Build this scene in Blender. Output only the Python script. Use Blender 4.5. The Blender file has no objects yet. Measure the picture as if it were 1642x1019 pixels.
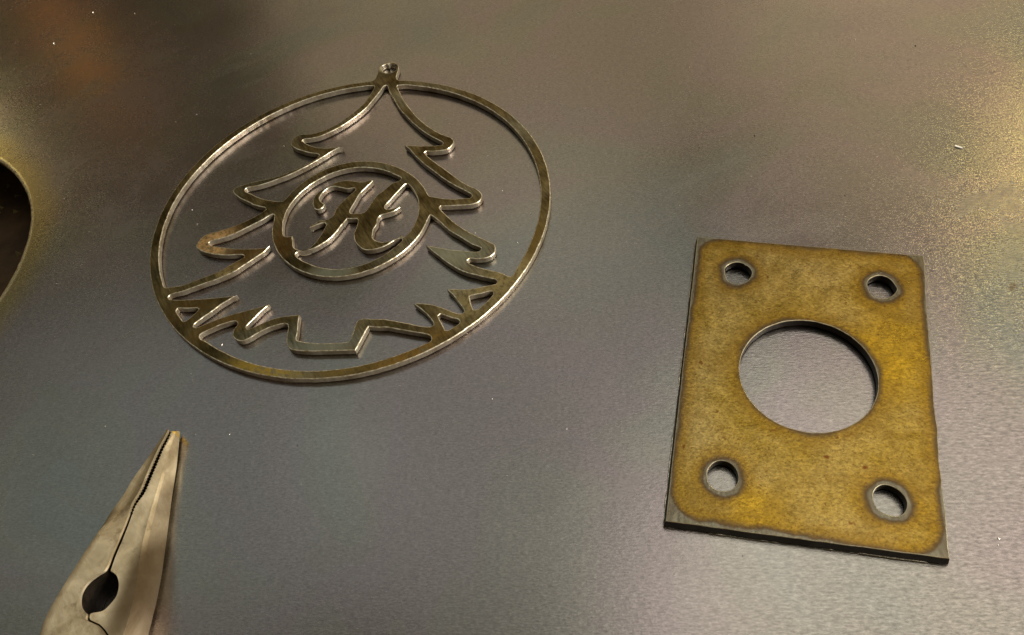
import bpy, math, random
import numpy as np
from mathutils import Vector, Matrix
from mathutils.geometry import delaunay_2d_cdt

random.seed(7)
rng = np.random.default_rng(7)
scene = bpy.context.scene
col = scene.collection

# ------------------------------------------------------------------ camera
PW, PH, FPX = 1642.0, 1019.0, 1300.0          # photograph size and focal length in its pixels
PITCH, ROLL = math.radians(36.9957), math.radians(-11.3316)
T_ORN, T_PLATE = 0.0021, 0.0026               # sheet thicknesses (m)
CAM_H = 0.16727 + 0.0023                      # lens height over the steel sheet (m)
cam = bpy.data.cameras.new('camera')
cam.sensor_width = 36.0
cam.lens = 36.0 * FPX / PW
cam.clip_start, cam.clip_end = 0.005, 50.0
camo = bpy.data.objects.new('camera', cam)
col.objects.link(camo)
camo.matrix_world = (Matrix.Translation((0, 0, CAM_H)) @ Matrix.Rotation(PITCH, 4, 'X')
                     @ Matrix.Rotation(ROLL, 4, 'Z'))
scene.camera = camo

# ------------------------------------------------------------------ light
world = bpy.data.worlds.new('World')
scene.world = world
world.use_nodes = True
bg = world.node_tree.nodes['Background']
bg.inputs[0].default_value = (0.092, 0.070, 0.037, 1)
bg.inputs[1].default_value = 1.0

def lamp(name, origin, direction, dist, size, power, color, size_y=None):
    d = Vector(direction).normalized()
    l = bpy.data.lights.new(name, 'AREA')
    l.shape = 'ELLIPSE'
    l.size = size
    l.size_y = size_y or size
    l.energy = power
    l.color = color
    o = bpy.data.objects.new(name, l)
    o.location = Vector(origin) + d * dist
    o.rotation_euler = d.to_track_quat('Z', 'Y').to_euler()
    col.objects.link(o)
    return o

lamp('work_lamp', (0.148, 0.130, 0), (0.56, 0.54, 0.65), 1.0, 0.05, 0.170, (1.0, 0.82, 0.25))
lamp('ceiling_lamp', (0.05, 0.03, 0), (0.40, 0.15, 0.90), 1.7, 1.35, 5.6, (1.0, 0.90, 0.74))
lamp('overhead_fill', (0.0, 0.1, 0), (0.04, 0.46, 0.88), 1.7, 1.20, 1.20, (0.96, 1.0, 0.96))  # added fill, stands in for unseen bright surroundings above
lamp('left_fill', (-0.08, 0.08, 0), (-0.42, 0.45, 0.79), 1.7, 0.90, 0.55, (0.84, 1.0, 0.96))  # added fill to set the sheet's tone at lower left
lamp('back_wall_fill', (0.15, 0.2, 0), (0.50, 0.70, 0.52), 1.9, 1.00, 1.85, (1.0, 0.77, 0.48))  # added light in place of an unseen tan wall
lamp('rear_fill', (0.02, 0.26, 0), (0.06, 0.84, 0.54), 1.9, 1.20, 1.45, (1.0, 0.80, 0.50))  # added fill that the far middle of the sheet reflects
lamp('side_lamp', (0.0, 0.1, 0), (0.80, -0.36, 0.50), 1.4, 0.50, 25.0, (1.0, 0.92, 0.78))
lamp('far_lamp', (-0.165, 0.245, 0), (-0.50, 0.72, 0.47), 1.3, 0.10, 0.090, (1.0, 0.80, 0.36))
lamp('orange_fill', (-0.14, 0.288, 0), (-0.39, 0.80, 0.46), 1.3, 0.05, 0.026, (1.0, 0.36, 0.05), 0.10)  # added light in place of an unseen orange object the sheet reflects

scene.view_settings.view_transform = 'Standard'
scene.view_settings.look = 'None'
scene.view_settings.exposure = 0.0
scene.view_settings.gamma = 1.0
scene.view_settings.use_curve_mapping = False

# ------------------------------------------------------------------ photo pixel -> point at a height
_c, _s = math.cos(ROLL), math.sin(ROLL)
_cp, _sp = math.cos(PITCH), math.sin(PITCH)
def at(p, z=0.0):
    p = np.atleast_2d(np.asarray(p, float))
    x = (p[:, 0] - PW / 2) / FPX
    y = -(p[:, 1] - PH / 2) / FPX
    x, y = _c * x - _s * y, _s * x + _c * y
    Y = _cp * y + _sp
    Z = _sp * y - _cp
    k = (CAM_H - z) / -Z
    return np.stack([x * k, Y * k], 1)

# crops in which outlines were read: (x0, y0, photo pixels per crop pixel)
CROP = dict(a1=(480, 120, .11775), a2=(360, 130, .11775), a3=(240, 230, .13739), a4=(620, 110, .13739),
            a5=(740, 130, .15702), a6=(640, 220, .12759), a7=(300, 320, .13734), a8=(340, 460, .13734),
            b1=(440, 480, .1374), b2=(600, 470, .1374), b3=(670, 370, .14719), b4=(760, 280, .17654),
            b5=(430, 250, .09811), b6=(240, 500, .11773), b7=(560, 380, .08833), c2=(430, 240, .21588),
            c3=(230, 330, .23563), c4=(430, 430, .25579), c5=(660, 280, .25505), c6=(40, 660, .35211),
            c7=(0, 200, .31414), d1=(490, 280, .08832), d2=(560, 270, .13739), d3=(430, 330, .11775),
            d4=(360, 210, .12755), d7=(230, 400, .15697), d8=(590, 90, .06867), px=(0, 0, 1.0))
def P(crop, *pts):
    x0, y0, s = CROP[crop]
    return [(x0 + a * s, y0 + b * s) for a, b in pts]

# ------------------------------------------------------------------ node helpers
def material(name):
    m = bpy.data.materials.new(name)
    m.use_nodes = True
    nt = m.node_tree
    return m, nt, nt.nodes['Principled BSDF']
def N(nt, typ, **kw):
    n = nt.nodes.new(typ)
    for k, v in kw.items():
        if k in ('operation', 'blend_type', 'data_type', 'noise_dimensions', 'attribute_name', 'feature', 'interpolation_type'):
            setattr(n, k, v)
        else:
            n.inputs[k].default_value = v
    return n
def link(nt, a, b): nt.links.new(a, b)
def coords(nt, scale=(1, 1, 1), rot=(0, 0, 0), loc=(0, 0, 0)):
    tc = nt.nodes.new('ShaderNodeTexCoord')
    mp = nt.nodes.new('ShaderNodeMapping')
    if rot[2]:                                   # texture axes turned to lie along rot
        mp.vector_type = 'TEXTURE'
        scale = tuple(1 / x for x in scale)
    mp.inputs['Scale'].default_value = scale
    mp.inputs['Rotation'].default_value = rot
    mp.inputs['Location'].default_value = loc
    link(nt, tc.outputs['Object'], mp.inputs['Vector'])
    return mp.outputs['Vector']
def noise(nt, vec, scale, detail=2.0, rough=.5, dist=0.0):
    n = nt.nodes.new('ShaderNodeTexNoise')
    n.inputs['Scale'].default_value = scale
    n.inputs['Detail'].default_value = detail
    n.inputs['Roughness'].default_value = rough
    n.inputs['Distortion'].default_value = dist
    link(nt, vec, n.inputs['Vector'])
    return n.outputs['Fac']
def ramp(nt, fac, stops):
    r = nt.nodes.new('ShaderNodeValToRGB')
    el = r.color_ramp.elements
    while len(el) < len(stops): el.new(0.5)
    for e, (p, c) in zip(el, stops):
        e.position = p
        e.color = (c, c, c, 1) if isinstance(c, (int, float)) else (*c, 1)
    link(nt, fac, r.inputs['Fac'])
    return r.outputs['Color']
def mix(nt, fac, a, b, blend='MIX'):
    m = nt.nodes.new('ShaderNodeMix')
    m.data_type = 'RGBA'
    m.blend_type = blend
    for sock, v in ((m.inputs[0], fac), (m.inputs[6], a), (m.inputs[7], b)):
        if hasattr(v, 'is_output'): link(nt, v, sock)
        elif isinstance(v, (int, float)): sock.default_value = v
        else: sock.default_value = (*v, 1)
    return m.outputs[2]
def math_(nt, op, a, b=0.0, clamp=False):
    m = nt.nodes.new('ShaderNodeMath')
    m.operation = op
    m.use_clamp = clamp
    for sock, v in ((m.inputs[0], a), (m.inputs[1], b)):
        if hasattr(v, 'is_output'): link(nt, v, sock)
        else: sock.default_value = v
    return m.outputs[0]
def maprange(nt, v, a, b, c, d):
    m = nt.nodes.new('ShaderNodeMapRange')
    m.interpolation_type = 'SMOOTHSTEP'
    link(nt, v, m.inputs[0])
    for i, x in enumerate((a, b, c, d)): m.inputs[1 + i].default_value = x
    return m.outputs[0]
def bump(nt, bsdf, h, strength, dist, prev=None):
    b = nt.nodes.new('ShaderNodeBump')
    b.inputs['Strength'].default_value = strength
    b.inputs['Distance'].default_value = dist
    link(nt, h, b.inputs['Height'])
    if prev: link(nt, prev, b.inputs['Normal'])
    link(nt, b.outputs['Normal'], bsdf.inputs['Normal'])
    return b.outputs['Normal']
def spot(nt, cx, cy, rx, ry, ang=0.0):
    """soft 0..1 patch in object coordinates"""
    v = coords(nt)
    s = nt.nodes.new('ShaderNodeVectorMath'); s.operation = 'SUBTRACT'
    link(nt, v, s.inputs[0]); s.inputs[1].default_value = (cx, cy, 0)
    mp = nt.nodes.new('ShaderNodeVectorRotate'); mp.rotation_type = 'Z_AXIS'
    link(nt, s.outputs[0], mp.inputs['Vector']); mp.inputs['Angle'].default_value = -ang
    k = nt.nodes.new('ShaderNodeVectorMath'); k.operation = 'MULTIPLY'
    link(nt, mp.outputs[0], k.inputs[0]); k.inputs[1].default_value = (1 / rx, 1 / ry, 0)
    L = nt.nodes.new('ShaderNodeVectorMath'); L.operation = 'LENGTH'
    link(nt, k.outputs[0], L.inputs[0])
    return maprange(nt, L.outputs['Value'], 1.0, 0.25, 0.0, 1.0)

# hole in the sheet: circle through the points read along its rim
hp = at(P('c7', (0, 185), (40, 215), (80, 255), (110, 300), (135, 360), (150, 420), (152, 480), (145, 540),
          (130, 610), (100, 690), (60, 770), (20, 850), (0, 885)))
A = np.c_[2 * hp, np.ones(len(hp))]
sol = np.linalg.lstsq(A, (hp ** 2).sum(1), rcond=None)[0]
HOLE_C, HOLE_R = sol[:2], math.sqrt(sol[2] + sol[0] ** 2 + sol[1] ** 2)
print('sheet hole', HOLE_C, HOLE_R)

# ------------------------------------------------------------------ materials
def mat_sheet():
    m, nt, b = material('mill_scale_steel')
    v = coords(nt)
    big = noise(nt, v, 9.0, 3, .55, .6)
    hue = noise(nt, coords(nt, loc=(3, 1, 0)), 16.0, 2, .5, .8)
    c = mix(nt, ramp(nt, big, [(.3, 0.0), (.7, 1.0)]), (.310, .298, .284), (.385, .373, .354))
    c = mix(nt, ramp(nt, hue, [(.30, 0.0), (.45, .8), (.55, 0.0)]), c, (.358, .315, .335))
    c = mix(nt, ramp(nt, hue, [(.55, 0.0), (.68, .7), (.8, 0.0)]), c, (.305, .325, .318))
    # straw heat tint round the cut hole
    tc = nt.nodes.new('ShaderNodeTexCoord')
    s = nt.nodes.new('ShaderNodeVectorMath'); s.operation = 'DISTANCE'
    link(nt, tc.outputs['Object'], s.inputs[0]); s.inputs[1].default_value = (HOLE_C[0], HOLE_C[1], 0)
    d = math_(nt, 'SUBTRACT', s.outputs['Value'], HOLE_R)
    wob = math_(nt, 'MULTIPLY', math_(nt, 'SUBTRACT', noise(nt, v, 60, 3), .5), .006)
    d = math_(nt, 'ADD', d, wob)
    tint = maprange(nt, d, .0130, .0010, 0, 1)
    c = mix(nt, math_(nt, 'MULTIPLY', tint, .70), c, (.47, .37, .15))
    rim = maprange(nt, math_(nt, 'SUBTRACT', d, wob), .0016, .0009, 0, 1)
    c = mix(nt, math_(nt, 'MULTIPLY', rim, .9), c, (.92, .82, .56))  # pale ring paints in the glint along the hole's rim
    # rust smudge near the right edge
    q = at([(1624, 460)])[0]
    c = mix(nt, math_(nt, 'MULTIPLY', spot(nt, q[0], q[1], .0022, .0011, .6), .55), c, (.16, .09, .05))
    grain = noise(nt, coords(nt, (1.0, 2.3, 1), (0, 0, -.197)), 1150.0, 3, .65)
    g2 = noise(nt, v, 520.0, 3, .65)
    c = mix(nt, .36, c, ramp(nt, grain, [(.3, .22), (.7, .78)]), 'OVERLAY')
    c = mix(nt, .12, c, ramp(nt, g2, [(.3, .25), (.7, .75)]), 'OVERLAY')
    sep = nt.nodes.new('ShaderNodeSeparateXYZ'); link(nt, tc.outputs['Object'], sep.inputs[0])
    coarse = maprange(nt, math_(nt, 'SUBTRACT', sep.outputs['X'], math_(nt, 'MULTIPLY', sep.outputs['Y'], .35)), -.09, .09, .40, 1.75)
    streak = noise(nt, coords(nt, (1.0, 3.2, 1), (0, 0, -.197)), 560.0, 3, .65)
    worn = maprange(nt, math_(nt, 'SUBTRACT', sep.outputs['X'], sep.outputs['Y']), -.08, .06, .10, .50)
    c = mix(nt, worn, c, ramp(nt, streak, [(.32, .20), (.68, .80)]), 'OVERLAY')
    link(nt, c, b.inputs['Base Color'])
    b.inputs['Metallic'].default_value = 1.0
    r = maprange(nt, noise(nt, v, 14, 4, .6), .3, .7, .20, .28)
    r = math_(nt, 'ADD', r, math_(nt, 'MULTIPLY', math_(nt, 'SUBTRACT', grain, .5), .12))
    smear = noise(nt, coords(nt, (1, 2, 1), (0, 0, .5)), 26, 4, .6, 1.0)
    r = math_(nt, 'ADD', r, maprange(nt, smear, .45, .75, 0, .05))
    link(nt, r, b.inputs['Roughness'])
    n1 = bump(nt, b, math_(nt, 'MULTIPLY', grain, coarse), .15, .00012)
    n1 = bump(nt, b, math_(nt, 'MULTIPLY', streak, coarse), .06, .0003, n1)
    bump(nt, b, g2, .06, .0003, n1)
    return m

def mat_cut_edge(name, base=(.62, .58, .50), rough=.33, metal=1.0):
    """bare wall left by the cutting torch: fine upright striations"""
    m, nt, b = material(name)
    v = coords(nt, (1, 1, .12))
    st = noise(nt, v, 2600, 2, .6)
    c = mix(nt, ramp(nt, st, [(.3, 0.0), (.7, 1.0)]), tuple(x * .72 for x in base), base)
    c = mix(nt, ramp(nt, noise(nt, coords(nt), 220, 3), [(.45, 0.0), (.7, .7)]), c, tuple(x * k for x, k in zip(base, (.36, .28, .18))))
    link(nt, c, b.inputs['Base Color'])
    b.inputs['Metallic'].default_value = metal
    b.inputs['Roughness'].default_value = rough
    bump(nt, b, st, .35, .00015)
    return m

def mat_burr(name, base=(1.0, .94, .78)):
    m, nt, b = material(name)
    n = noise(nt, coords(nt), 900, 3, .6)
    c = mix(nt, ramp(nt, n, [(.35, 0.0), (.62, 1.0)]), (.45, .37, .22), base)
    link(nt, c, b.inputs['Base Color'])
    b.inputs['Metallic'].default_value = .85
    b.inputs['Roughness'].default_value = .32
    bump(nt, b, n, .25, .0002)
    return m

def mat_ornament(O):
    """thin brownish scale over brushed steel; O is the object's origin"""
    m, nt, b = material('brushed_brown_steel')
    v = coords(nt)
    br = noise(nt, coords(nt, (1, .16, 1), (0, 0, .35)), 1400, 3, .6)
    cl = noise(nt, v, 95, 4, .6, .5)
    c = mix(nt, ramp(nt, cl, [(.32, 0.0), (.68, 1.0)]), (.072, .050, .017), (.225, .175, .080))
    c = mix(nt, ramp(nt, noise(nt, coords(nt, loc=(.3, .2, 0)), 42, 2), [(.5, 0.0), (.72, .65)]), c, (.33, .33, .25))
    c = mix(nt, .9, c, ramp(nt, br, [(.25, .15), (.75, .85)]), 'OVERLAY')
    def patch(px, rx, ry, ang, colr, k, pit=True):
        nonlocal c
        q = at([px], T_ORN)[0] - O
        f = spot(nt, q[0], q[1], rx, ry, ang)
        if pit:
            f = math_(nt, 'MULTIPLY', f, ramp(nt, noise(nt, v, 800, 3, .7), [(.38, .25), (.55, 1.0)]))
        c = mix(nt, math_(nt, 'MULTIPLY', f, k), c, colr)
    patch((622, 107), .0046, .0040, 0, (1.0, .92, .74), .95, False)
    patch((338, 392), .013, .010, .3, (1.0, .64, .30), 1.0)  # warm reflection on the left branch, painted in as orange
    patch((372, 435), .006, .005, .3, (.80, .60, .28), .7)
    patch((395, 405), .012, .007, .3, (.24, .12, .03), .6)
    patch((330, 478), .012, .006, .2, (.16, .085, .022), .7)
    patch((290, 505), .010, .008, .5, (.15, .085, .025), .6)
    patch((455, 385), .008, .010, .0, (.20, .105, .030), .7)
    patch((350, 525), .012, .006, .3, (.26, .14, .035), .7)
    patch((425, 592), .016, .006, -.3, (.62, .40, .06), .8)  # yellowish reflection on the ring's near side, put into the colour
    patch((640, 580), .022, .006, .5, (.36, .20, .04), .8)
    patch((555, 585), .014, .006, .1, (.34, .22, .06), .7)
    patch((520, 555), .012, .006, 0, (.42, .42, .33), .6, False)
    patch((720, 400), .012, .010, 0, (.40, .41, .31), .6, False)
    patch((755, 480), .014, .010, .6, (.52, .42, .20), .6)
    patch((845, 400), .012, .020, 0, (.25, .16, .04), .6, False)
    patch((820, 440), .010, .012, 0, (.55, .44, .20), .55)
    patch((530, 437), .010, .006, 0, (.42, .44, .34), .7, False)
    link(nt, c, b.inputs['Base Color'])
    b.inputs['Metallic'].default_value = 1.0
    r = maprange(nt, cl, .3, .7, .28, .42)
    link(nt, r, b.inputs['Roughness'])
    n1 = bump(nt, b, br, .30, .00015)
    bump(nt, b, noise(nt, v, 300, 3), .18, .0006, n1)
    return m

def mat_plate():
    m, nt, b = material('heat_tinted_steel')
    v = coords(nt)
    at_ = nt.nodes.new('ShaderNodeAttribute'); at_.attribute_name = 'edge_distance'
    d = math_(nt, 'ADD', at_.outputs['Fac'], math_(nt, 'MULTIPLY', math_(nt, 'SUBTRACT', noise(nt, v, 240, 4, .65), .5), .0017))
    d = math_(nt, 'ADD', d, math_(nt, 'MULTIPLY', math_(nt, 'SUBTRACT', noise(nt, coords(nt, loc=(.2, .4, 0)), 85, 2), .5), .0024))
    mot = noise(nt, v, 190, 4, .65, .4)
    fine = noise(nt, coords(nt, (1, 1.6, 1), (0, 0, -.37)), 1300, 2, .65)
    c = mix(nt, ramp(nt, mot, [(.3, 0.0), (.7, 1.0)]), (.265, .170, .018), (.475, .340, .090))
    big = noise(nt, coords(nt, loc=(.5, 0, 0)), 48, 2)
    c = mix(nt, ramp(nt, big, [(.45, 0.0), (.72, .65)]), c, (.47, .36, .155))
    # deeper straw bands by the edges and beside the bore
    c = mix(nt, math_(nt, 'MULTIPLY', maprange(nt, d, .0060, .0012, 0, 1), .70), c, (.27, .155, .014))
    c = mix(nt, math_(nt, 'MULTIPLY', spot(nt, .0200, .0020, .012, .018, -.37), .75), c, (.50, .31, .018))
    c = mix(nt, math_(nt, 'MULTIPLY', spot(nt, -.0215, -.0290, .008, .008, .0), .75), c, (.47, .29, .022))
    c = mix(nt, .62, c, ramp(nt, fine, [(.25, .14), (.75, .86)]), 'OVERLAY')
    brown = ramp(nt, noise(nt, coords(nt, loc=(.9, .3, 0)), 95, 5, .7, .6), [(.46, 0.0), (.66, .55)])
    c = mix(nt, brown, c, (.24, .150, .030))
    blot = ramp(nt, noise(nt, v, 330, 4, .7), [(.53, 0.0), (.68, .50)])
    c = mix(nt, blot, c, (.19, .105, .014))
    # dark pits and two rust specks
    pit = ramp(nt, noise(nt, v, 1500, 3, .6), [(.30, 1.0), (.40, 0.0)])
    c = mix(nt, math_(nt, 'MULTIPLY', pit, .7), c, (.12, .065, .02))
    pit2 = ramp(nt, noise(nt, coords(nt, loc=(.1, .7, 0)), 380, 2, .5), [(.24, 1.0), (.32, 0.0)])
    c = mix(nt, math_(nt, 'MULTIPLY', pit2, .8), c, (.15, .055, .012))
    for px in ((1387, 750), (1325, 733)):
        q = at([px], T_PLATE)[0] - PLATE_O
        c = mix(nt, math_(nt, 'MULTIPLY', spot(nt, q[0], q[1], .0009, .0006), .9), c, (.17, .05, .012))
    # purple-brown line, then bare grey metal along every cut
    c = mix(nt, math_(nt, 'MULTIPLY', maprange(nt, d, .0024, .0006, 0, 1), .90), c, (.080, .055, .038))
    bare = math_(nt, 'MULTIPLY', maprange(nt, d, .0010, .0003, 0, 1), maprange(nt, noise(nt, v, 170, 3), .25, .6, .45, 1.0))
    gs = noise(nt, coords(nt, (1, .2, 1), (0, 0, -.2)), 1500, 2)
    c = mix(nt, bare, c, mix(nt, gs, (.085, .078, .058), (.34, .32, .24)))
    link(nt, c, b.inputs['Base Color'])
    b.inputs['Metallic'].default_value = .92
    link(nt, maprange(nt, mot, .3, .7, .26, .42), b.inputs['Roughness'])
    n1 = bump(nt, b, fine, .25, .00018)
    bump(nt, b, mot, .15, .0008, n1)
    return m

def mat_pliers():
    m, nt, b = material('worn_tool_steel')
    v = coords(nt)
    cl = noise(nt, v, 130, 4, .62, .5)
    fine = noise(nt, coords(nt, (1, .25, 1), (0, 0, .5)), 1300, 3, .65)
    c = mix(nt, ramp(nt, cl, [(.32, 0.0), (.68, 1.0)]), (.56, .45, .28), (.98, .85, .61))
    c = mix(nt, .30, c, ramp(nt, fine, [(.25, .25), (.75, .75)]), 'OVERLAY')
    c = mix(nt, ramp(nt, noise(nt, coords(nt, loc=(.2, .1, .1)), 210, 4, .65), [(.60, 0.0), (.75, .7)]), c, (.20, .13, .06))
    q = at([(279, 691)], .004)[0] - at(P('c6', (230, 1062)), .0098)[0]
    c = mix(nt, math_(nt, 'MULTIPLY', spot(nt, q[0], q[1], .0012, .0010), .9), c, (.80, .56, .12))
    for px_, rx_, ry_, k_ in (((246, 920), .0052, .034, .92), ((270, 785), .0020, .018, .55)):   # shade of the flank painted in as dark brown
        q = at([px_], .004)[0] - at(P('c6', (230, 1062)), .0098)[0]
        c = mix(nt, math_(nt, 'MULTIPLY', spot(nt, q[0], q[1], rx_, ry_, -.28), k_), c, (.12, .078, .038))
    link(nt, c, b.inputs['Base Color'])
    b.inputs['Metallic'].default_value = .68
    link(nt, maprange(nt, cl, .3, .7, .32, .48), b.inputs['Roughness'])
    n1 = bump(nt, b, fine, .30, .00014)
    bump(nt, b, cl, .20, .0010, n1)
    return m

def mat_flat(name, c0, c1, scale, metal, rough, bs=.3, bd=.0005, relief=True):
    m, nt, b = material(name)
    n = noise(nt, coords(nt), scale, 4, .6)
    link(nt, mix(nt, ramp(nt, n, [(.3, 0.0), (.7, 1.0)]), c0, c1), b.inputs['Base Color'])
    b.inputs['Metallic'].default_value = metal
    b.inputs['Roughness'].default_value = rough
    if relief: bump(nt, b, n, bs, bd)
    return m

# ------------------------------------------------------------------ mesh helpers
def link_obj(name, mesh, parent=None, loc=None):
    o = bpy.data.objects.new(name, mesh)
    col.objects.link(o)
    if parent is not None: o.parent = parent
    if loc is not None: o.location = loc
    return o
def empty(name, loc):
    o = bpy.data.objects.new(name, None)
    o.empty_display_size = .01
    o.location = loc
    col.objects.link(o)
    return o
def tag(o, label, cat=None, group=None, kind=None):
    if label: o['label'] = label
    if cat: o['category'] = cat
    if group: o['group'] = group
    if kind: o['kind'] = kind
    return o
def resample(pts, step, closed=True, sharp=math.radians(58)):
    """Catmull-Rom through the points, real corners kept"""
    p = np.asarray(pts, float)
    keep = [0]
    for i in range(1, len(p)):
        if np.linalg.norm(p[i] - p[keep[-1]]) > step * .35: keep.append(i)
    if closed and np.linalg.norm(p[keep[-1]] - p[0]) < step * .35: keep.pop()
    p = p[keep]
    n = len(p)
    out = []
    def corner(i):
        a, b, c = p[(i - 1) % n], p[i % n], p[(i + 1) % n]
        u, w = b - a, c - b
        t = math.acos(max(-1, min(1, float(u @ w) / (np.linalg.norm(u) * np.linalg.norm(w) + 1e-12))))
        return t > sharp
    for i in range(n if closed else n - 1):
        p1, p2 = p[i], p[(i + 1) % n]
        first = (not closed and i == 0); last = (not closed and i == n - 2)
        p0 = 2 * p1 - p2 if (first or corner(i)) else p[(i - 1) % n]
        p3 = 2 * p2 - p1 if (last or corner((i + 1) % n)) else p[(i + 2) % n]
        L = np.linalg.norm(p2 - p1)
        k = max(1, int(round(L / step)))
        m1 = (p2 - p0) / (np.linalg.norm(p1 - p0) + L) * L
        m2 = (p3 - p1) / (np.linalg.norm(p3 - p2) + L) * L
        for j in range(k):
            t = j / k
            out.append((2*t**3 - 3*t*t + 1) * p1 + (t**3 - 2*t*t + t) * m1 + (-2*t**3 + 3*t*t) * p2 + (t**3 - t*t) * m2)
    if not closed: out.append(p[-1])
    return np.array(out)
def area(p):
    x, y = p[:, 0], p[:, 1]
    return .5 * float(np.sum(x * np.roll(y, -1) - np.roll(x, -1) * y))
def inset(p, d):
    e = np.roll(p, -1, 0) - p
    e /= np.linalg.norm(e, axis=1)[:, None] + 1e-12
    t = e + np.roll(e, 1, 0)
    t /= np.linalg.norm(t, axis=1)[:, None] + 1e-9
    return p + np.stack([-t[:, 1], t[:, 0]], 1) * d
def inside(q, loops):
    r = np.zeros(len(q), bool)
    for l in loops:
        x, y = l[:, 0], l[:, 1]
        x2, y2 = np.roll(x, -1), np.roll(y, -1)
        c = (y[None] > q[:, 1:2]) != (y2[None] > q[:, 1:2])
        xi = (x2 - x)[None] * (q[:, 1:2] - y[None]) / ((y2 - y)[None] + 1e-18) + x[None]
        r ^= (np.sum(c & (q[:, 0:1] < xi), 1) % 2).astype(bool)
    return r

def cut_sheet(loops, z0, z1, bevel, seams=(), steiner=None, taper=0.0, under=.0, slope=.7):
    """closed plate bounded by loops[0] with loops[1:] as openings.
    Returns a list of pieces (split at the seams): verts, faces, material index (0 top, 1 wall, 2 burr)"""
    L = []
    for i, l in enumerate(loops):
        a = area(l)
        L.append(l[::-1].copy() if (a < 0) == (i == 0) else l)
    I = [inset(l, bevel) for l in L]
    J = [inset(l, max(under, bevel * .3)) for l in L]
    base = np.cumsum([0] + [len(l) for l in L])
    vin = np.concatenate(I)
    edges, owner = [], []
    for k, l in enumerate(L):
        n = len(l)
        for j in range(n):
            edges.append((base[k] + j, base[k] + (j + 1) % n)); owner.append((k, j))
    ncon = len(edges)
    for a, b in seams:
        ia = int(np.argmin(((vin - a) ** 2).sum(1))); ib = int(np.argmin(((vin - b) ** 2).sum(1)))
        if ia != ib: edges.append((ia, ib))
    allp = vin if steiner is None else np.concatenate([vin, steiner])
    V, E, F, ov, oe, of = delaunay_2d_cdt([Vector(p) for p in allp], [tuple(map(int, e)) for e in edges], [], 0, 1e-9)
    V = np.array([(v.x, v.y) for v in V])
    F = np.array([list(f) for f in F])
    F = F[inside(V[F].mean(1), I)]
    barrier, wall_of = {}, {}
    for e, o in zip(E, oe):
        if o:
            k = (min(e), max(e)); barrier[k] = o
    emap = {}
    for fi, f in enumerate(F):
        for j in range(3):
            a, b = int(f[j]), int(f[(j + 1) % 3]); emap.setdefault((min(a, b), max(a, b)), []).append(fi)
    comp = -np.ones(len(F), int); nc = 0
    for s in range(len(F)):
        if comp[s] >= 0: continue
        st = [s]; comp[s] = nc
        while st:
            f = st.pop()
            for j in range(3):
                a, b = int(F[f][j]), int(F[f][(j + 1) % 3]); k = (min(a, b), max(a, b))
                if k in barrier: continue
                for g in emap[k]:
                    if comp[g] < 0: comp[g] = nc; st.append(g)
        nc += 1
    wcomp = [{} for _ in L]
    for k, o in barrier.items():
        for fi in emap.get(k, []):
            for x in o:
                if x < ncon: kk, j = owner[x]; wcomp[kk][j] = comp[fi]
    pieces = [dict(v=[], f=[], m=[], c=[]) for _ in range(nc)]
    for c in range(nc):
        pc = pieces[c]; fs = F[comp == c]
        idx = np.unique(fs); mp = {int(i): n for n, i in enumerate(idx)}
        pc['v'] = [(*V[i], z1) for i in idx] + [(*V[i], z0) for i in idx]
        nn = len(idx)
        for f in fs:
            a = [mp[int(i)] for i in f]
            p = V[f]
            if np.cross(p[1] - p[0], p[2] - p[0]) < 0: a = a[::-1]
            pc['f'].append(a); pc['m'].append(0)
            pc['f'].append([i + nn for i in a[::-1]]); pc['m'].append(0)
        pc['tri'] = V[fs]
    for k, l in enumerate(L):
        n = len(l); last = 0
        for j in range(n): # fall back to a neighbour's piece where the edge was dissolved
            if j not in wcomp[k]:
                wcomp[k][j] = next((wcomp[k][(j + s) % n] for d in range(1, n) for s in (d, -d) if (j + s) % n in wcomp[k]), 0)
        foot = inset(l, -taper) if k == 0 else l
        rings = [[(*p, z0) for p in J[k]], [(*p, z0 + max(bevel * .5, under * .9)) for p in foot], [(*p, z1 - bevel * slope) for p in l],
                 [(*p, z1 - bevel * slope * .28) for p in l * .62 + I[k] * .38], [(*p, z1) for p in I[k]]]
        cache = {}
        for j in range(n):
            c = wcomp[k][j]; pc = pieces[c]
            def vid(r, i):
                key = (c, r, i)
                if key not in cache:
                    cache[key] = len(pc['v']); pc['v'].append(rings[r][i])
                return cache[key]
            j2 = (j + 1) % n
            for r, mi in ((0, 1), (1, 1), (2, 2), (3, 2)):
                pc['f'].append([vid(r, j), vid(r, j2), vid(r + 1, j2), vid(r + 1, j)]); pc['m'].append(mi)
    return pieces

def mesh_from(name, pieces, mats, origin):
    v, f, m = [], [], []
    for pc in pieces:
        o = len(v)
        v += [(a - origin[0], b - origin[1], c) for a, b, c in pc['v']]
        f += [[i + o for i in q] for q in pc['f']]
        m += pc['m']
    me = bpy.data.meshes.new(name)
    me.from_pydata(v, [], f)
    for x in mats: me.materials.append(x)
    me.polygons.foreach_set('material_index', m)
    me.polygons.foreach_set('use_smooth', [True] * len(f))
    me.update()
    me.set_sharp_from_angle(angle=math.radians(30))
    return me

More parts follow.
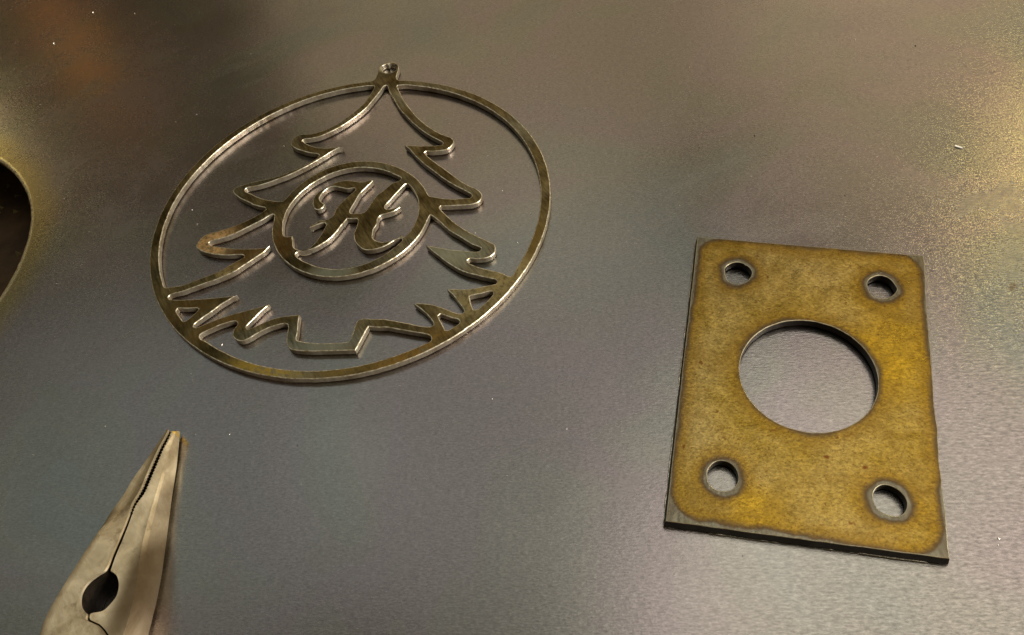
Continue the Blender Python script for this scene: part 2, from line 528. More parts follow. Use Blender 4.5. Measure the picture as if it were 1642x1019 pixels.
def tube(path, radii, sides=6, closed=True):
    n = len(path); v, f = [], []
    for i in range(n):
        a, b = path[(i - 1) % n] if (closed or i) else path[0], path[(i + 1) % n] if (closed or i < n - 1) else path[-1]
        t = np.array(b) - np.array(a); t /= np.linalg.norm(t) + 1e-12
        up = np.array((0, 0, 1.0)); s = np.cross(t, up); s /= np.linalg.norm(s) + 1e-12; u = np.cross(s, t)
        for k in range(sides):
            w = 2 * math.pi * k / sides
            v.append(tuple(np.array(path[i]) + radii[i] * (math.cos(w) * s + math.sin(w) * u)))
    for i in range(n if closed else n - 1):
        for k in range(sides):
            j, k2 = (i + 1) % n, (k + 1) % sides
            f.append((i * sides + k, i * sides + k2, j * sides + k2, j * sides + k))
    if not closed:
        f.append(tuple(range(sides))); f.append(tuple((n - 1) * sides + k for k in range(sides))[::-1])
    return v, f
def simple_mesh(name, v, f, mat, smooth=True):
    me = bpy.data.meshes.new(name)
    me.from_pydata([tuple(map(float, x)) for x in v], [], f)
    me.materials.append(mat)
    if smooth:
        me.polygons.foreach_set('use_smooth', [True] * len(f))
        me.set_sharp_from_angle(angle=math.radians(40))
    me.update()
    return me

# ------------------------------------------------------------------ setting: the steel sheet and what lies under its hole
M_SHEET = mat_sheet()
M_SHEET_EDGE = mat_cut_edge('sheet_cut_edge', (.50, .42, .26), .4)
M_SHEET_BURR = mat_burr('sheet_hole_rim', (.95, .84, .58))
sheet_rect = np.array([(-.75, -.45), (.75, -.45), (.75, .95), (-.75, .95)])
ang = np.linspace(0, 2 * math.pi, 240, endpoint=False)
hole = np.stack([HOLE_C[0] + (HOLE_R + .00025 * np.sin(ang * 7) + rng.normal(0, .00007, 240)) * np.cos(ang),
                 HOLE_C[1] + (HOLE_R + .00025 * np.sin(ang * 5)) * np.sin(ang)], 1)
pcs = cut_sheet([sheet_rect, hole], -.0025, 0.0, .0008, slope=.5)
tag(link_obj('steel_sheet', mesh_from('steel_sheet', pcs, [M_SHEET, M_SHEET_EDGE, M_SHEET_BURR], (0, 0))),
    'large grey steel sheet that everything lies on, with a round hole cut in it', kind='structure')
M_BED = mat_flat('sooty_bed', (.016, .011, .006), (.10, .056, .024), 60, 0.0, .8, .6, .003)
me = simple_mesh('table_bed', [(-.8, -.5, -.024), (.8, -.5, -.024), (.8, 1, -.024), (-.8, 1, -.024)], [(0, 1, 2, 3)], M_BED)
tag(link_obj('table_bed', me), 'dark sooty bed of the cutting table under the hole', kind='structure')
v, f = [], []
for i in range(260):
    r = HOLE_R * .95 * math.sqrt(random.random()); w = random.random() * 6.283
    c = np.array((HOLE_C[0] + r * math.cos(w), HOLE_C[1] + .012 + r * math.sin(w), -.0234)); s = random.uniform(.0006, .0019)
    o = len(v)
    for d in ((1, 0, -.6), (-.5, .87, -.6), (-.5, -.87, -.6), (random.uniform(-.4, .4), random.uniform(-.4, .4), random.uniform(.5, 1.1))):
        v.append(tuple(c + np.array(d) * s * random.uniform(.7, 1.2)))
    f += [(o, o + 2, o + 1), (o, o + 1, o + 3), (o + 1, o + 2, o + 3), (o + 2, o, o + 3)]
M_SLAG = mat_flat('cutting_slag', (.08, .08, .04), (.35, .32, .16), 700, .3, .4)
tag(link_obj('slag_grit', simple_mesh('slag_grit', v, f, M_SLAG, False)), 'crumbs of dark slag lying under the hole', 'slag', kind='stuff')

# ------------------------------------------------------------------ the tree ornament
ZT = T_ORN
O_C = at([(560, 362)], ZT)[0]
def W(px): return at(px, ZT)
def fit_curve(pts, order=3):
    q = W(pts)
    c = q.mean(0)
    for _ in range(6):                                     # circle centre
        A = np.c_[2 * q, np.ones(len(q))]
        s = np.linalg.lstsq(A, (q ** 2).sum(1), rcond=None)[0]; c = s[:2]
    d = q - c; th = np.arctan2(d[:, 1], d[:, 0]); r = np.hypot(d[:, 0], d[:, 1])
    def basis(t): return np.stack([np.ones_like(t)] + [g(k * t) for k in range(1, order + 1) for g in (np.cos, np.sin)], 1)
    B = basis(th); reg = np.diag([1e-6] + [.02 * k * k for k in range(1, order + 1) for _ in (0, 1)])
    co = np.linalg.solve(B.T @ B + reg, B.T @ (r - r.mean())); r0 = r.mean()
    def arc(p, q_, ccw):
        a, b = W([p])[0] - c, W([q_])[0] - c
        t0, t1 = math.atan2(a[1], a[0]), math.atan2(b[1], b[0])
        if ccw and t1 < t0: t1 += 2 * math.pi
        if not ccw and t1 > t0: t1 -= 2 * math.pi
        n = max(3, int(abs(t1 - t0) * r0 / .0016))
        t = np.linspace(t0, t1, n + 2)[1:-1]
        rr = r0 + basis(t) @ co
        return np.stack([c[0] + rr * np.cos(t), c[1] + rr * np.sin(t)], 1)
    return arc
outer = fit_curve(P('a1', (0, 310), (340, 205), (700, 132), (970, 92)) + P('a4', (200, 135), (420, 150), (720, 205), (1010, 295))
    + P('a5', (200, 165), (400, 270), (560, 385), (720, 560), (820, 750), (895, 1000))
    + P('b4', (680, 30), (692, 150), (690, 330), (660, 480), (600, 640), (520, 775), (440, 900))
    + P('b3', (1087, 560), (970, 680), (850, 800), (720, 920)) + P('b2', (1310, 245), (1100, 400), (850, 555), (600, 690), (350, 810), (0, 905))
    + P('b1', (1310, 790), (900, 885), (500, 935), (150, 935)) + P('b6', (1340, 805), (1040, 690), (700, 550), (450, 355), (250, 165), (165, 0))
    + P('d7', (130, 500), (65, 180), (75, 20)) + P('a3', (65, 1000), (180, 710), (270, 570), (430, 360)) + P('a2', (560, 420), (800, 320), (1000, 240), (1180, 170)), 4)
inner = fit_curve(P('a1', (0, 375), (200, 310), (400, 245), (600, 195), (800, 162), (1000, 149)) + P('a2', (1180, 235), (900, 340), (700, 435), (540, 510), (340, 630), (150, 745), (0, 860))
    + P('a3', (890, 10), (700, 160), (580, 290), (450, 450), (340, 610), (230, 810), (165, 1000)) + P('d7', (160, 20), (155, 130), (175, 270), (212, 385))
    + P('b6', (870, 455), (1000, 535), (1150, 620), (1340, 685)) + P('b1', (0, 805), (250, 840), (500, 840), (800, 808), (1000, 770), (1310, 690))
    + P('b2', (0, 800), (250, 725), (450, 650), (640, 575)) + P('b4', (355, 905), (400, 820), (470, 715), (540, 550), (580, 380), (603, 200), (600, 60), (585, 0))
    + P('a5', (790, 1000), (740, 800), (640, 610), (500, 450), (380, 350), (200, 235), (0, 160)) + P('a4', (1010, 375), (700, 265), (500, 220), (300, 200), (160, 195)), 5)
h_out = fit_curve(P('b5', (270, 725), (450, 520), (620, 400), (850, 260), (1080, 165), (1420, 95)) + P('c2', (700, 85), (880, 105), (1040, 165), (1130, 240))
    + P('a6', (120, 445), (230, 550), (300, 620), (370, 740)) + P('b7', (1250, 0), (1050, 210), (800, 385), (550, 530), (300, 635), (0, 710)) + P('c2', (1195, 490), (1150, 590))
    + P('d3', (900, 970), (700, 960), (500, 910), (350, 840), (220, 750), (130, 630), (70, 520), (55, 370), (80, 200)), 4)
h_in = fit_curve(P('b5', (270, 1000), (370, 790), (500, 640), (700, 470), (900, 350), (1150, 245), (1420, 205)) + P('c2', (740, 135), (860, 155), (980, 207))
    + P('d3', (200, 250), (205, 380)) + P('d2', (685, 180), (760, 270), (800, 400), (790, 560), (740, 700), (660, 800))
    + P('b7', (800, 190), (620, 340), (440, 430), (250, 490), (0, 560)) + P('d3', (900, 865), (780, 860), (600, 800), (480, 745)), 4)

def contour(*segs):
    """segs: pixel lists, or (curve, from, to, ccw)"""
    pts = []
    for s in segs:
        if isinstance(s, tuple): pts.append(s[0](s[1], s[2], s[3]))
        else: pts.append(W(s))
    q = resample(np.concatenate(pts), .00055)
    w = np.convolve(rng.normal(0, 1, len(q) + 4), np.ones(3) / 3, 'same')[:len(q)] * .000045
    return inset(q, w[:, None])

tab = P('d8', (740, 566), (690, 545), (668, 500), (690, 400), (722, 290), (700, 200), (620, 158), (520, 150), (420, 172), (320, 205), (252, 265), (225, 360), (190, 480), (130, 560), (40, 592))
K_OUT = contour((outer, P('a1', (950, 95))[0], P('a4', (175, 137))[0], True), tab)
K_B = contour(P('a1', (1018, 152)), (inner, P('a1', (985, 150))[0], P('d7', (212, 383))[0], True),
    P('d7', (217, 390), (240, 390), (310, 380), (400, 366), (520, 320), (640, 275), (780, 220), (900, 150), (1000, 95)),
    P('a7', (665, 675), (662, 655), (635, 645), (480, 652), (300, 640), (200, 615), (130, 580), (105, 545), (130, 495), (180, 435), (280, 390), (400, 360), (520, 320), (640, 270), (780, 205), (880, 145), (917, 120), (915, 100), (880, 90), (780, 65)),
    P('d4', (330, 910), (200, 850), (130, 800), (105, 760), (130, 720), (200, 690), (350, 645), (620, 585), (760, 540), (900, 480), (1040, 415), (1150, 350), (1185, 305), (1165, 290), (1050, 272), (900, 225), (840, 180), (838, 130), (880, 80), (960, 45), (1060, 38)),
    P('a1', (160, 805), (290, 775), (400, 730), (500, 680), (620, 600), (740, 510), (870, 400), (940, 310), (990, 225), (1020, 175)))
K_C = contour(P('a4', (122, 212), (130, 198)), (inner, P('a4', (165, 196))[0], P('b4', (362, 892))[0], False),
    P('b3', (1035, 482), (1000, 500), (965, 487), (930, 467), (860, 447), (760, 425), (660, 397), (590, 370), (545, 345), (538, 322), (565, 303), (640, 310), (740, 300), (800, 275), (840, 240), (850, 195), (835, 150), (790, 125), (680, 75), (550, 10)),
    P('c5', (280, 310), (225, 262)), P('a6', (510, 890), (525, 865), (600, 868), (760, 860), (900, 850), (980, 825), (1030, 780), (1045, 730), (1010, 680), (950, 640), (840, 590), (720, 510), (600, 420), (500, 350), (400, 275), (350, 235), (315, 195), (340, 178), (420, 182), (540, 170), (610, 150), (660, 110), (690, 60), (672, 22)),
    P('a4', (740, 800), (640, 765), (540, 710), (440, 640), (350, 560), (260, 450), (190, 350), (150, 270)))
K_D1 = contour(P('d8', (370, 705), (415, 685), (455, 700)), P('a4', (30, 270), (90, 370), (150, 470), (240, 570), (320, 650), (420, 730), (540, 805), (640, 855), (657, 872), (640, 893), (560, 900), (440, 903), (270, 900), (208, 898)),
    P('a6', (125, 150), (220, 255), (320, 345), (420, 420), (560, 525), (700, 610), (820, 670), (895, 712), (912, 740), (890, 765), (800, 770), (660, 778), (520, 765), (430, 748), (385, 740)),
    (h_out, P('a6', (360, 722))[0], P('b5', (290, 702))[0], True), P('b5', (245, 740), (150, 745), (0, 722)),
    P('d4', (480, 855), (380, 815), (320, 785), (270, 765), (258, 740), (280, 718), (350, 705), (480, 675), (640, 620), (800, 560), (950, 490), (1100, 410), (1250, 320), (1380, 240), (1490, 200), (1420, 205), (1300, 215), (1180, 210), (1080, 185), (1010, 150), (975, 125), (990, 110), (1060, 100)),
    P('a1', (250, 850), (400, 790), (500, 740), (640, 660), (760, 575), (880, 480), (960, 400), (1050, 290), (1110, 210)))
K_D3 = contour(P('a7', (1022, 178), (1000, 172), (940, 200), (860, 250), (740, 310), (600, 380), (480, 430), (360, 465), (280, 485), (250, 505), (280, 537), (380, 555), (500, 570), (620, 575), (760, 575), (900, 563), (945, 545), (966, 542), (950, 560), (900, 610), (820, 665), (700, 745), (600, 810)),
    P('d7', (950, 215), (850, 265), (740, 310), (620, 350), (500, 395), (400, 430), (300, 455), (265, 470), (252, 490), (270, 510), (350, 515), (500, 511), (650, 502), (800, 487), (900, 477), (955, 466), (940, 476), (800, 560), (660, 660), (560, 730), (515, 770), (512, 790), (540, 800), (590, 780), (700, 735), (820, 690)),
    P('a8', (270, 312), (400, 275), (560, 235), (670, 205), (640, 226), (560, 300), (480, 380), (420, 440), (400, 470), (412, 495), (450, 485), (520, 455), (600, 418), (700, 377), (820, 347), (900, 337), (1010, 328)),
    P('b1', (292, 184), (286, 240), (272, 380), (260, 468), (290, 485), (400, 505), (560, 515), (720, 510), (860, 495), (885, 470), (920, 380), (960, 260), (990, 235), (1050, 225), (1150, 230)),
    P('b2', (130, 305), (300, 335), (450, 365), (580, 390), (660, 390), (688, 375), (688, 345), (640, 280), (560, 200), (490, 150), (460, 124), (520, 120), (640, 130), (750, 155), (860, 195), (980, 240), (1030, 237), (1050, 212), (1030, 170)),
    P('b3', (440, 780), (380, 700), (330, 655), (318, 637), (360, 635), (480, 640), (600, 630), (720, 605), (800, 590), (850, 580), (862, 555), (840, 530), (780, 520), (660, 490), (520, 455), (400, 400), (280, 320), (180, 240), (110, 180), (86, 158), (150, 170), (260, 190), (400, 210), (520, 220), (640, 228), (682, 215), (688, 190), (660, 175), (580, 145), (480, 80)),
    P('c5', (240, 355), (180, 300), (140, 268), (118, 253)), (h_out, P('c5', (98, 275))[0], P('d3', (82, 175))[0], False))
K_E = contour(P('d7', (335, 625), (350, 603), (450, 605), (545, 600), (562, 612), (530, 650), (430, 730), (405, 735), (360, 670)))
K_G = contour(P('b6', (684, 350), (688, 312), (730, 285), (850, 230), (980, 175), (1100, 140), (1170, 130), (1195, 150), (1190, 185), (1150, 230), (1130, 290), (1140, 350), (1190, 390)),
    P('a8', (350, 635), (420, 610), (520, 550), (620, 500), (720, 460), (820, 435), (870, 435), (885, 460), (880, 530), (865, 620), (875, 680)),
    P('b1', (180, 580), (260, 598), (400, 608), (600, 605), (800, 600), (942, 597), (970, 550), (1030, 440), (1080, 350), (1097, 320), (1140, 325), (1200, 330)),
    P('b2', (150, 403), (300, 430), (450, 455), (600, 482), (650, 500), (665, 530), (655, 562)), (inner, P('b2', (630, 580))[0], P('b6', (800, 410))[0], False), P('b6', (750, 395), (705, 375)))
K_HA = contour(P('b2', (745, 265), (770, 243), (850, 270), (920, 295), (980, 310), (1000, 335), (985, 360), (920, 400), (860, 435), (825, 435), (810, 390), (770, 320)))
K_HB = contour(P('b3', (560, 715), (590, 705), (700, 685), (790, 660), (820, 665), (822, 690), (790, 730), (720, 800), (650, 855), (605, 860), (585, 810), (570, 750)))
K_A = contour(P('d8', (315, 290), (350, 225), (420, 190), (480, 205), (510, 172), (600, 165), (675, 205), (688, 270), (640, 340), (540, 390), (420, 398), (345, 350)))
K_I1 = contour(P('d2', (602, 122), (600, 108)), (h_in, P('d2', (575, 97))[0], P('d3', (203, 365))[0], True),
    P('d3', (212, 400), (240, 420), (330, 414), (338, 480), (350, 560), (390, 594), (490, 604), (560, 575), (640, 500), (720, 390), (770, 300), (788, 258), (768, 230), (700, 250), (620, 280), (562, 300), (575, 275), (640, 238), (665, 213), (740, 195)),
    P('d1', (330, 830), (460, 780), (500, 740), (540, 650), (610, 550), (700, 465), (800, 370), (900, 285), (905, 262), (880, 245), (760, 262), (640, 240), (520, 220), (420, 240), (330, 310), (270, 390), (255, 440), (290, 500), (345, 545), (310, 600), (240, 640), (180, 635), (140, 590), (125, 520), (150, 420), (220, 330), (320, 260), (430, 205), (560, 140), (700, 108), (850, 115), (970, 130), (1090, 125), (1170, 95), (1222, 105), (1180, 160), (1080, 250), (980, 360), (900, 500), (840, 600), (805, 670), (830, 705), (950, 705), (1060, 685), (1110, 640), (1200, 500), (1300, 370)),
    P('d2', (400, 260), (500, 175), (580, 145)))
K_I2 = contour(P('d3', (368, 660), (395, 630), (500, 612), (600, 590), (720, 530), (850, 440), (950, 330), (1020, 240)),
    P('d1', (680, 900), (750, 805), (850, 805), (930, 800), (950, 830)), P('d2', (85, 680), (55, 760), (60, 830), (90, 890), (160, 945), (240, 955), (350, 935), (450, 890), (540, 835), (600, 815), (618, 832), (610, 850)),
    (h_in, P('d2', (590, 872))[0], P('d3', (480, 748))[0], False), P('d3', (445, 735), (395, 700)))
K_I3 = contour(P('d2', (662, 180), (640, 195), (560, 280), (480, 370), (420, 440), (420, 465), (440, 480), (500, 470), (580, 442), (592, 455), (520, 505), (440, 530), (370, 550), (335, 590), (325, 650), (290, 700), (275, 760), (275, 810), (310, 845), (380, 862), (460, 850), (540, 820), (590, 800), (605, 768), (612, 795), (632, 808)),
    (h_in, P('d2', (660, 795))[0], P('d2', (715, 210))[0], True), P('d2', (685, 182)))
def seam(a, b): return (W([a])[0], W([b])[0])
def p1(c, x, y): return P(c, (x, y))[0]
seams = [seam(p1('d8', 60, 590), p1('a1', 1018, 150)), seam(p1('a1', 1018, 152), p1('d8', 372, 702)),
         seam(p1('d8', 455, 700), p1('a4', 122, 212)), seam(p1('d8', 735, 566), p1('a4', 130, 198)),
         seam(p1('d7', 217, 390), p1('d7', 252, 490)), seam(p1('d7', 258, 500), p1('d7', 335, 625)),
         seam(p1('d7', 405, 735), p1('d7', 512, 790)), seam(p1('d7', 530, 798), p1('b6', 688, 312)),
         seam(p1('b3', 1000, 500), p1('b3', 862, 555)), seam(p1('b3', 850, 580), p1('b3', 820, 665)),
         seam(p1('b3', 605, 860), p1('b2', 1000, 335)), seam(p1('b2', 825, 435), p1('b2', 660, 515)),
         seam(p1('b5', 275, 715), p1('a7', 1022, 178)), seam(p1('a6', 372, 738), p1('c5', 108, 256)),
         seam(p1('d2', 602, 118), p1('d2', 662, 180)), seam(p1('d3', 390, 594), p1('d3', 368, 660)),
         seam(p1('d2', 618, 832), p1('d2', 632, 808))]
pieces = cut_sheet([K_OUT, K_B, K_C, K_D1, K_D3, K_E, K_G, K_HA, K_HB, K_A, K_I1, K_I2, K_I3], .00005, T_ORN, .00026, seams, under=.00042, slope=.6)
seeds = dict(hanging_loop=[p1('d8', 420, 560), p1('d8', 420, 500), p1('d8', 280, 400), p1('d8', 270, 300), p1('d8', 600, 480), p1('d8', 640, 560), p1('d8', 200, 600)],
             outer_ring=[(250, 430), p1('b4', 640, 300), p1('b1', 500, 890), p1('a1', 400, 215), p1('a4', 500, 190)],
             letter_ring=[p1('b5', 850, 320), p1('d3', 600, 880), p1('b7', 700, 400), p1('d2', 870, 480), p1('d3', 170, 480)],
             letter=[p1('d2', 250, 450), p1('d1', 700, 600), p1('d2', 150, 850)])
def hit(q, tri):
    d = [np.cross(tri[:, (k + 1) % 3] - tri[:, k], q - tri[:, k]) for k in range(3)]
    return bool(np.any((np.minimum.reduce(d) >= 0) | (np.maximum.reduce(d) <= 0)))
roles = []
for pc in pieces:
    role = 'tree_outline'
    for k, pts in seeds.items():
        if any(hit(q, pc['tri']) for q in W(pts)): role = k
    roles.append(role)
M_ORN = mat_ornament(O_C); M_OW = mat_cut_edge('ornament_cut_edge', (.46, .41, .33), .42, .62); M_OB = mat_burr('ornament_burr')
orn = empty('metal_ornament', (O_C[0], O_C[1], 0))
tag(orn, 'round cut-steel ornament with a Christmas tree outline and a ringed letter H', 'ornament')
part_label = dict(outer_ring='large thin steel ring framing the tree', hanging_loop='small hanging loop with a hole at the top of the ring',
                  tree_outline='open outline of a Christmas tree with ragged grass below', letter_ring='small steel ring round the letter in the tree',
                  letter='ornate script capital letter H cut from steel')
for role in ('outer_ring', 'hanging_loop', 'tree_outline', 'letter_ring', 'letter'):
    sel = [p for p, r in zip(pieces, roles) if r == role]
    if sel:
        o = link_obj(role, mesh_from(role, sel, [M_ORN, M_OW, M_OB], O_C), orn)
        o['label'] = part_label[role]
# bead of dross along the foot of the outer ring
M_DROSS = mat_flat('dross', (.25, .22, .17), (.75, .70, .60), 900, 1.0, .25, .4, .0003)
def dross(loop, origin, parent, r0, r1, off):
    q = inset(loop if area(loop) > 0 else loop[::-1], off)
    n = len(q)
    rr = r0 + (r1 - r0) * np.clip(.5 + .5 * np.convolve(np.r_[rng.normal(0, 1.2, n + 8)], np.ones(4) / 2, 'same')[:n], 0, 1)
    v, f = tube([(x - origin[0], y - origin[1], r * .9 + .0001) for (x, y), r in zip(q, rr)], rr, 6)
    return tag(link_obj('dross', simple_mesh('dross', v, f, M_DROSS), parent), None, kind='stuff')
dross(K_OUT, O_C, orn, .00006, .00017, .00030)

# ------------------------------------------------------------------ the bolt plate
corners = at([(1118.5, 380), (1481, 410.5), (1523, 896.5), (1067, 836)], T_PLATE)
PLATE_O = corners.mean(0)
edge = []
for i in range(4):
    a, b = corners[i], corners[(i + 1) % 4]
    n = int(np.linalg.norm(b - a) / .0008)
    t = np.linspace(0, 1, n, endpoint=False)[:, None]
    nn = np.array([-(b - a)[1], (b - a)[0]]) / np.linalg.norm(b - a)
    amp = (.00003, .00009, .00004, .00003)[i]
    w = np.convolve(rng.normal(0, 1, n + 6), np.ones(4) / 4, 'same')[:n]; w[:2] = 0; w[-2:] = 0
    bow = .0003 * np.sin(np.pi * t[:, 0] * 1.0) * (1 if i == 1 else .3)
    edge.append(a + (b - a) * t + nn * (w * amp * 1.6 - bow * (1 if i == 1 else 0))[:, None])
edge = np.concatenate(edge)
S8 = (1290, 370, 220 / 1495); S6 = (1090, 370, 220 / 1495); S7 = (1300, 700, 240 / 1112); S9 = (1050, 700, 240 / 1359)
def hole_loop(crop, pts):
    x0, y0, s = crop
    return resample(at([(x0 + a * s, y0 + b * s) for a, b in pts], T_PLATE), .0004)
bore = at([(1184, 591), (1405.5, 610), (1284.6, 513), (1315, 697), (1206, 550), (1350, 527), (1392, 570), (1390, 655), (1355, 687), (1210, 645), (1250, 683)], T_PLATE)
A = np.c_[2 * bore, np.ones(len(bore))]; s_ = np.linalg.lstsq(A, (bore ** 2).sum(1), rcond=None)[0]
BR = math.sqrt(s_[2] + s_[0] ** 2 + s_[1] ** 2)
wv = np.convolve(rng.normal(0, .00006, 206), np.ones(5) / 5, 'same')[:200]
ang = np.linspace(0, 2 * math.pi, 200, endpoint=False)
bore_loop = np.stack([s_[0] + (BR + wv) * np.cos(ang), s_[1] + (BR + wv) * np.sin(ang)], 1)
holes = [bore_loop,
    hole_loop(S6, [(492, 440), (500, 400), (550, 362), (620, 345), (690, 358), (712, 375), (740, 388), (775, 425), (785, 470), (765, 515), (720, 560), (650, 580), (570, 572), (515, 530)]),
    hole_loop(S8, [(686, 585), (700, 540), (750, 505), (820, 490), (890, 505), (950, 545), (990, 600), (1008, 640), (975, 690), (930, 722), (850, 740), (760, 720), (705, 660)]),
    hole_loop(S9, [(478, 360), (485, 300), (530, 245), (590, 222), (660, 232), (715, 270), (750, 330), (755, 400), (730, 450), (690, 485), (620, 497), (550, 480), (495, 430)]),
    hole_loop(S7, [(465, 440), (480, 395), (520, 365), (570, 362), (630, 385), (680, 425), (712, 480), (712, 530), (685, 575), (640, 592), (570, 580), (510, 550), (475, 500)])]
loops = [edge] + holes
lo, hi = corners.min(0), corners.max(0)
gx, gy = np.meshgrid(np.arange(lo[0], hi[0], .00065), np.arange(lo[1], hi[1], .00065))
g = np.stack([gx.ravel(), gy.ravel()], 1) + rng.uniform(-.0001, .0001, (gx.size, 2))
allc = np.concatenate([resample(l, .0004) for l in loops])
def edist(q):
    out = np.zeros(len(q))
    for i in range(0, len(q), 1500):
        out[i:i + 1500] = np.sqrt(((q[i:i + 1500, None] - allc[None]) ** 2).sum(2).min(1))
    return out
g = g[inside(g, loops)]
g = g[edist(g) > .0005]
pcs = cut_sheet(loops, .00005, T_PLATE, .00018, (), g, .00042, .00055)
M_PL = mat_plate(); M_PW = mat_cut_edge('plate_cut_edge', (.022, .018, .015), .40, .2); M_PB = mat_burr('plate_burr', (.66, .62, .48))  # plate walls near-black: shade along the cut edge is in their colour
me = mesh_from('bolt_plate', pcs, [M_PL, M_PW, M_PB], PLATE_O)
vv = np.empty(len(me.vertices) * 3); me.vertices.foreach_get('co', vv)
vv = vv.reshape(-1, 3)[:, :2] + PLATE_O
ed = edist(vv)
# the scale is burnt back further at the corners and round the small holes than along the sides and the bore
cd = np.min(np.linalg.norm(vv[:, None] - corners[None], axis=2), 1)
bd = np.abs(np.hypot(vv[:, 0] - s_[0], vv[:, 1] - s_[1]) - BR)
side_d = np.min([np.abs(np.cross(corners[(k + 1) % 4] - corners[k], vv - corners[k])) / np.linalg.norm(corners[(k + 1) % 4] - corners[k]) for k in range(4)], 0)
top_side = np.abs(np.cross(corners[1] - corners[0], vv - corners[0])) / np.linalg.norm(corners[1] - corners[0])
sm = lambda x: np.clip(x, 0, 1) ** 2 * (3 - 2 * np.clip(x, 0, 1))
U = (corners[1] - corners[0]); U /= np.linalg.norm(U); Vd = np.array([-U[1], U[0]])
lu, lv = (vv - PLATE_O) @ U, (vv - PLATE_O) @ Vd
hu, hv = np.abs((corners - PLATE_O) @ U).mean(), np.abs((corners - PLATE_O) @ Vd).mean()
CRAD = .0055 + .0022 * sm(.5 - lv / hv)                             # the burn line rounds off the corners
qx, qy = np.abs(lu) - (hu - CRAD), np.abs(lv) - (hv - CRAD)
rr = -(np.hypot(np.maximum(qx, 0), np.maximum(qy, 0)) + np.minimum(np.maximum(qx, qy), 0) - CRAD)
hl = np.concatenate([resample(l, .0004) for l in holes[1:]])
hd = np.sqrt(((vv[:, None] - hl[None]) ** 2).sum(2).min(1)) if len(vv) * len(hl) < 1e7 else np.concatenate([np.sqrt(((vv[k:k + 3000, None] - hl[None]) ** 2).sum(2).min(1)) for k in range(0, len(vv), 3000)])
ed = np.minimum(np.minimum(rr + .00030, hd - .00020), bd + .0008) + .0006 * sm(1 - top_side / .003) * sm((hu - np.abs(lu)) / .008)
at_ = me.attributes.new('edge_distance', 'FLOAT', 'POINT'); at_.data.foreach_set('value', ed)
plate = tag(link_obj('bolt_plate', me, None, (PLATE_O[0], PLATE_O[1], 0)),
            'rectangular yellow-tinted steel plate with one large round hole and four corner bolt holes', 'plate')
dross(edge, PLATE_O, plate, .00006, .00024, -.00044)

# ------------------------------------------------------------------ the pliers
M_TOOL = mat_pliers()
M_TEETH = mat_flat('dark_jaw_face', (.004, .003, .002), (.020, .013, .007), 900, 0.0, .5)  # inner faces along the slot are coloured near-black
def axis_height(c):      # top of the tool: thick at the joint, thin at the tip
    return c
def line(pts, n):
    p = resample(P('c6', *pts), 1.0, closed=False, sharp=math.radians(75))
    d = np.r_[0, np.cumsum(np.linalg.norm(np.diff(p, axis=0), axis=1))]
    t = np.linspace(0, d[-1], n)
    return np.stack([np.interp(t, d, p[:, 0]), np.interp(t, d, p[:, 1])], 1)
NS = 240
# right jaw: inner edge (slot, hole, joint seam), crown line, silhouette
R_in = line([(667, 90), (651, 128), (630, 169), (603, 233), (573, 304), (542, 374), (511, 416), (497, 440), (470, 515), (440, 590), (410, 660), (386, 728), (396, 733), (415, 750), (425, 790), (415, 840), (385, 880), (350, 910), (294, 922), (290, 945), (302, 954), (340, 972), (378, 1016), (392, 1060)], NS)
R_cr = line([(690, 92), (655, 190), (622, 290), (592, 390), (563, 490), (538, 590), (522, 680), (512, 760), (496, 850), (470, 950), (448, 1019), (430, 1060)], NS)
R_si = line([(704, 92), (700, 150), (690, 250), (672, 370), (655, 500), (635, 650), (610, 800), (585, 920), (560, 1010), (548, 1060)], NS)
L_in = line([(656, 88), (638, 123), (618, 158), (589, 220), (559, 288), (529, 358), (494, 418), (484, 443), (460, 508), (430, 578), (400, 648), (368, 722), (330, 748), (285, 785), (258, 830), (254, 880), (268, 910), (284, 924), (281, 948), (300, 959), (334, 976), (370, 1020), (384, 1062)], NS)
L_cr = line([(652, 82), (606, 158), (556, 248), (512, 330), (470, 405), (420, 470), (350, 545), (296, 622), (236, 718), (157, 848), (104, 950), (82, 1020), (66, 1062)], NS)
L_si = line([(648, 80), (598, 155), (543, 235), (492, 307), (447, 382), (396, 452), (346, 532), (286, 627), (226, 722), (146, 852), (91, 957), (70, 1022), (54, 1064)], NS)
tt = np.linspace(0, 1, NS)
ztop = np.interp(tt, [0, .35, .6, .8, 1], [.0040, .0064, .0086, .0096, .0098])
zbot = np.interp(tt, [0, .35, .6, .8, 1], [.0007, .0004, .0002, .0001, .0001])
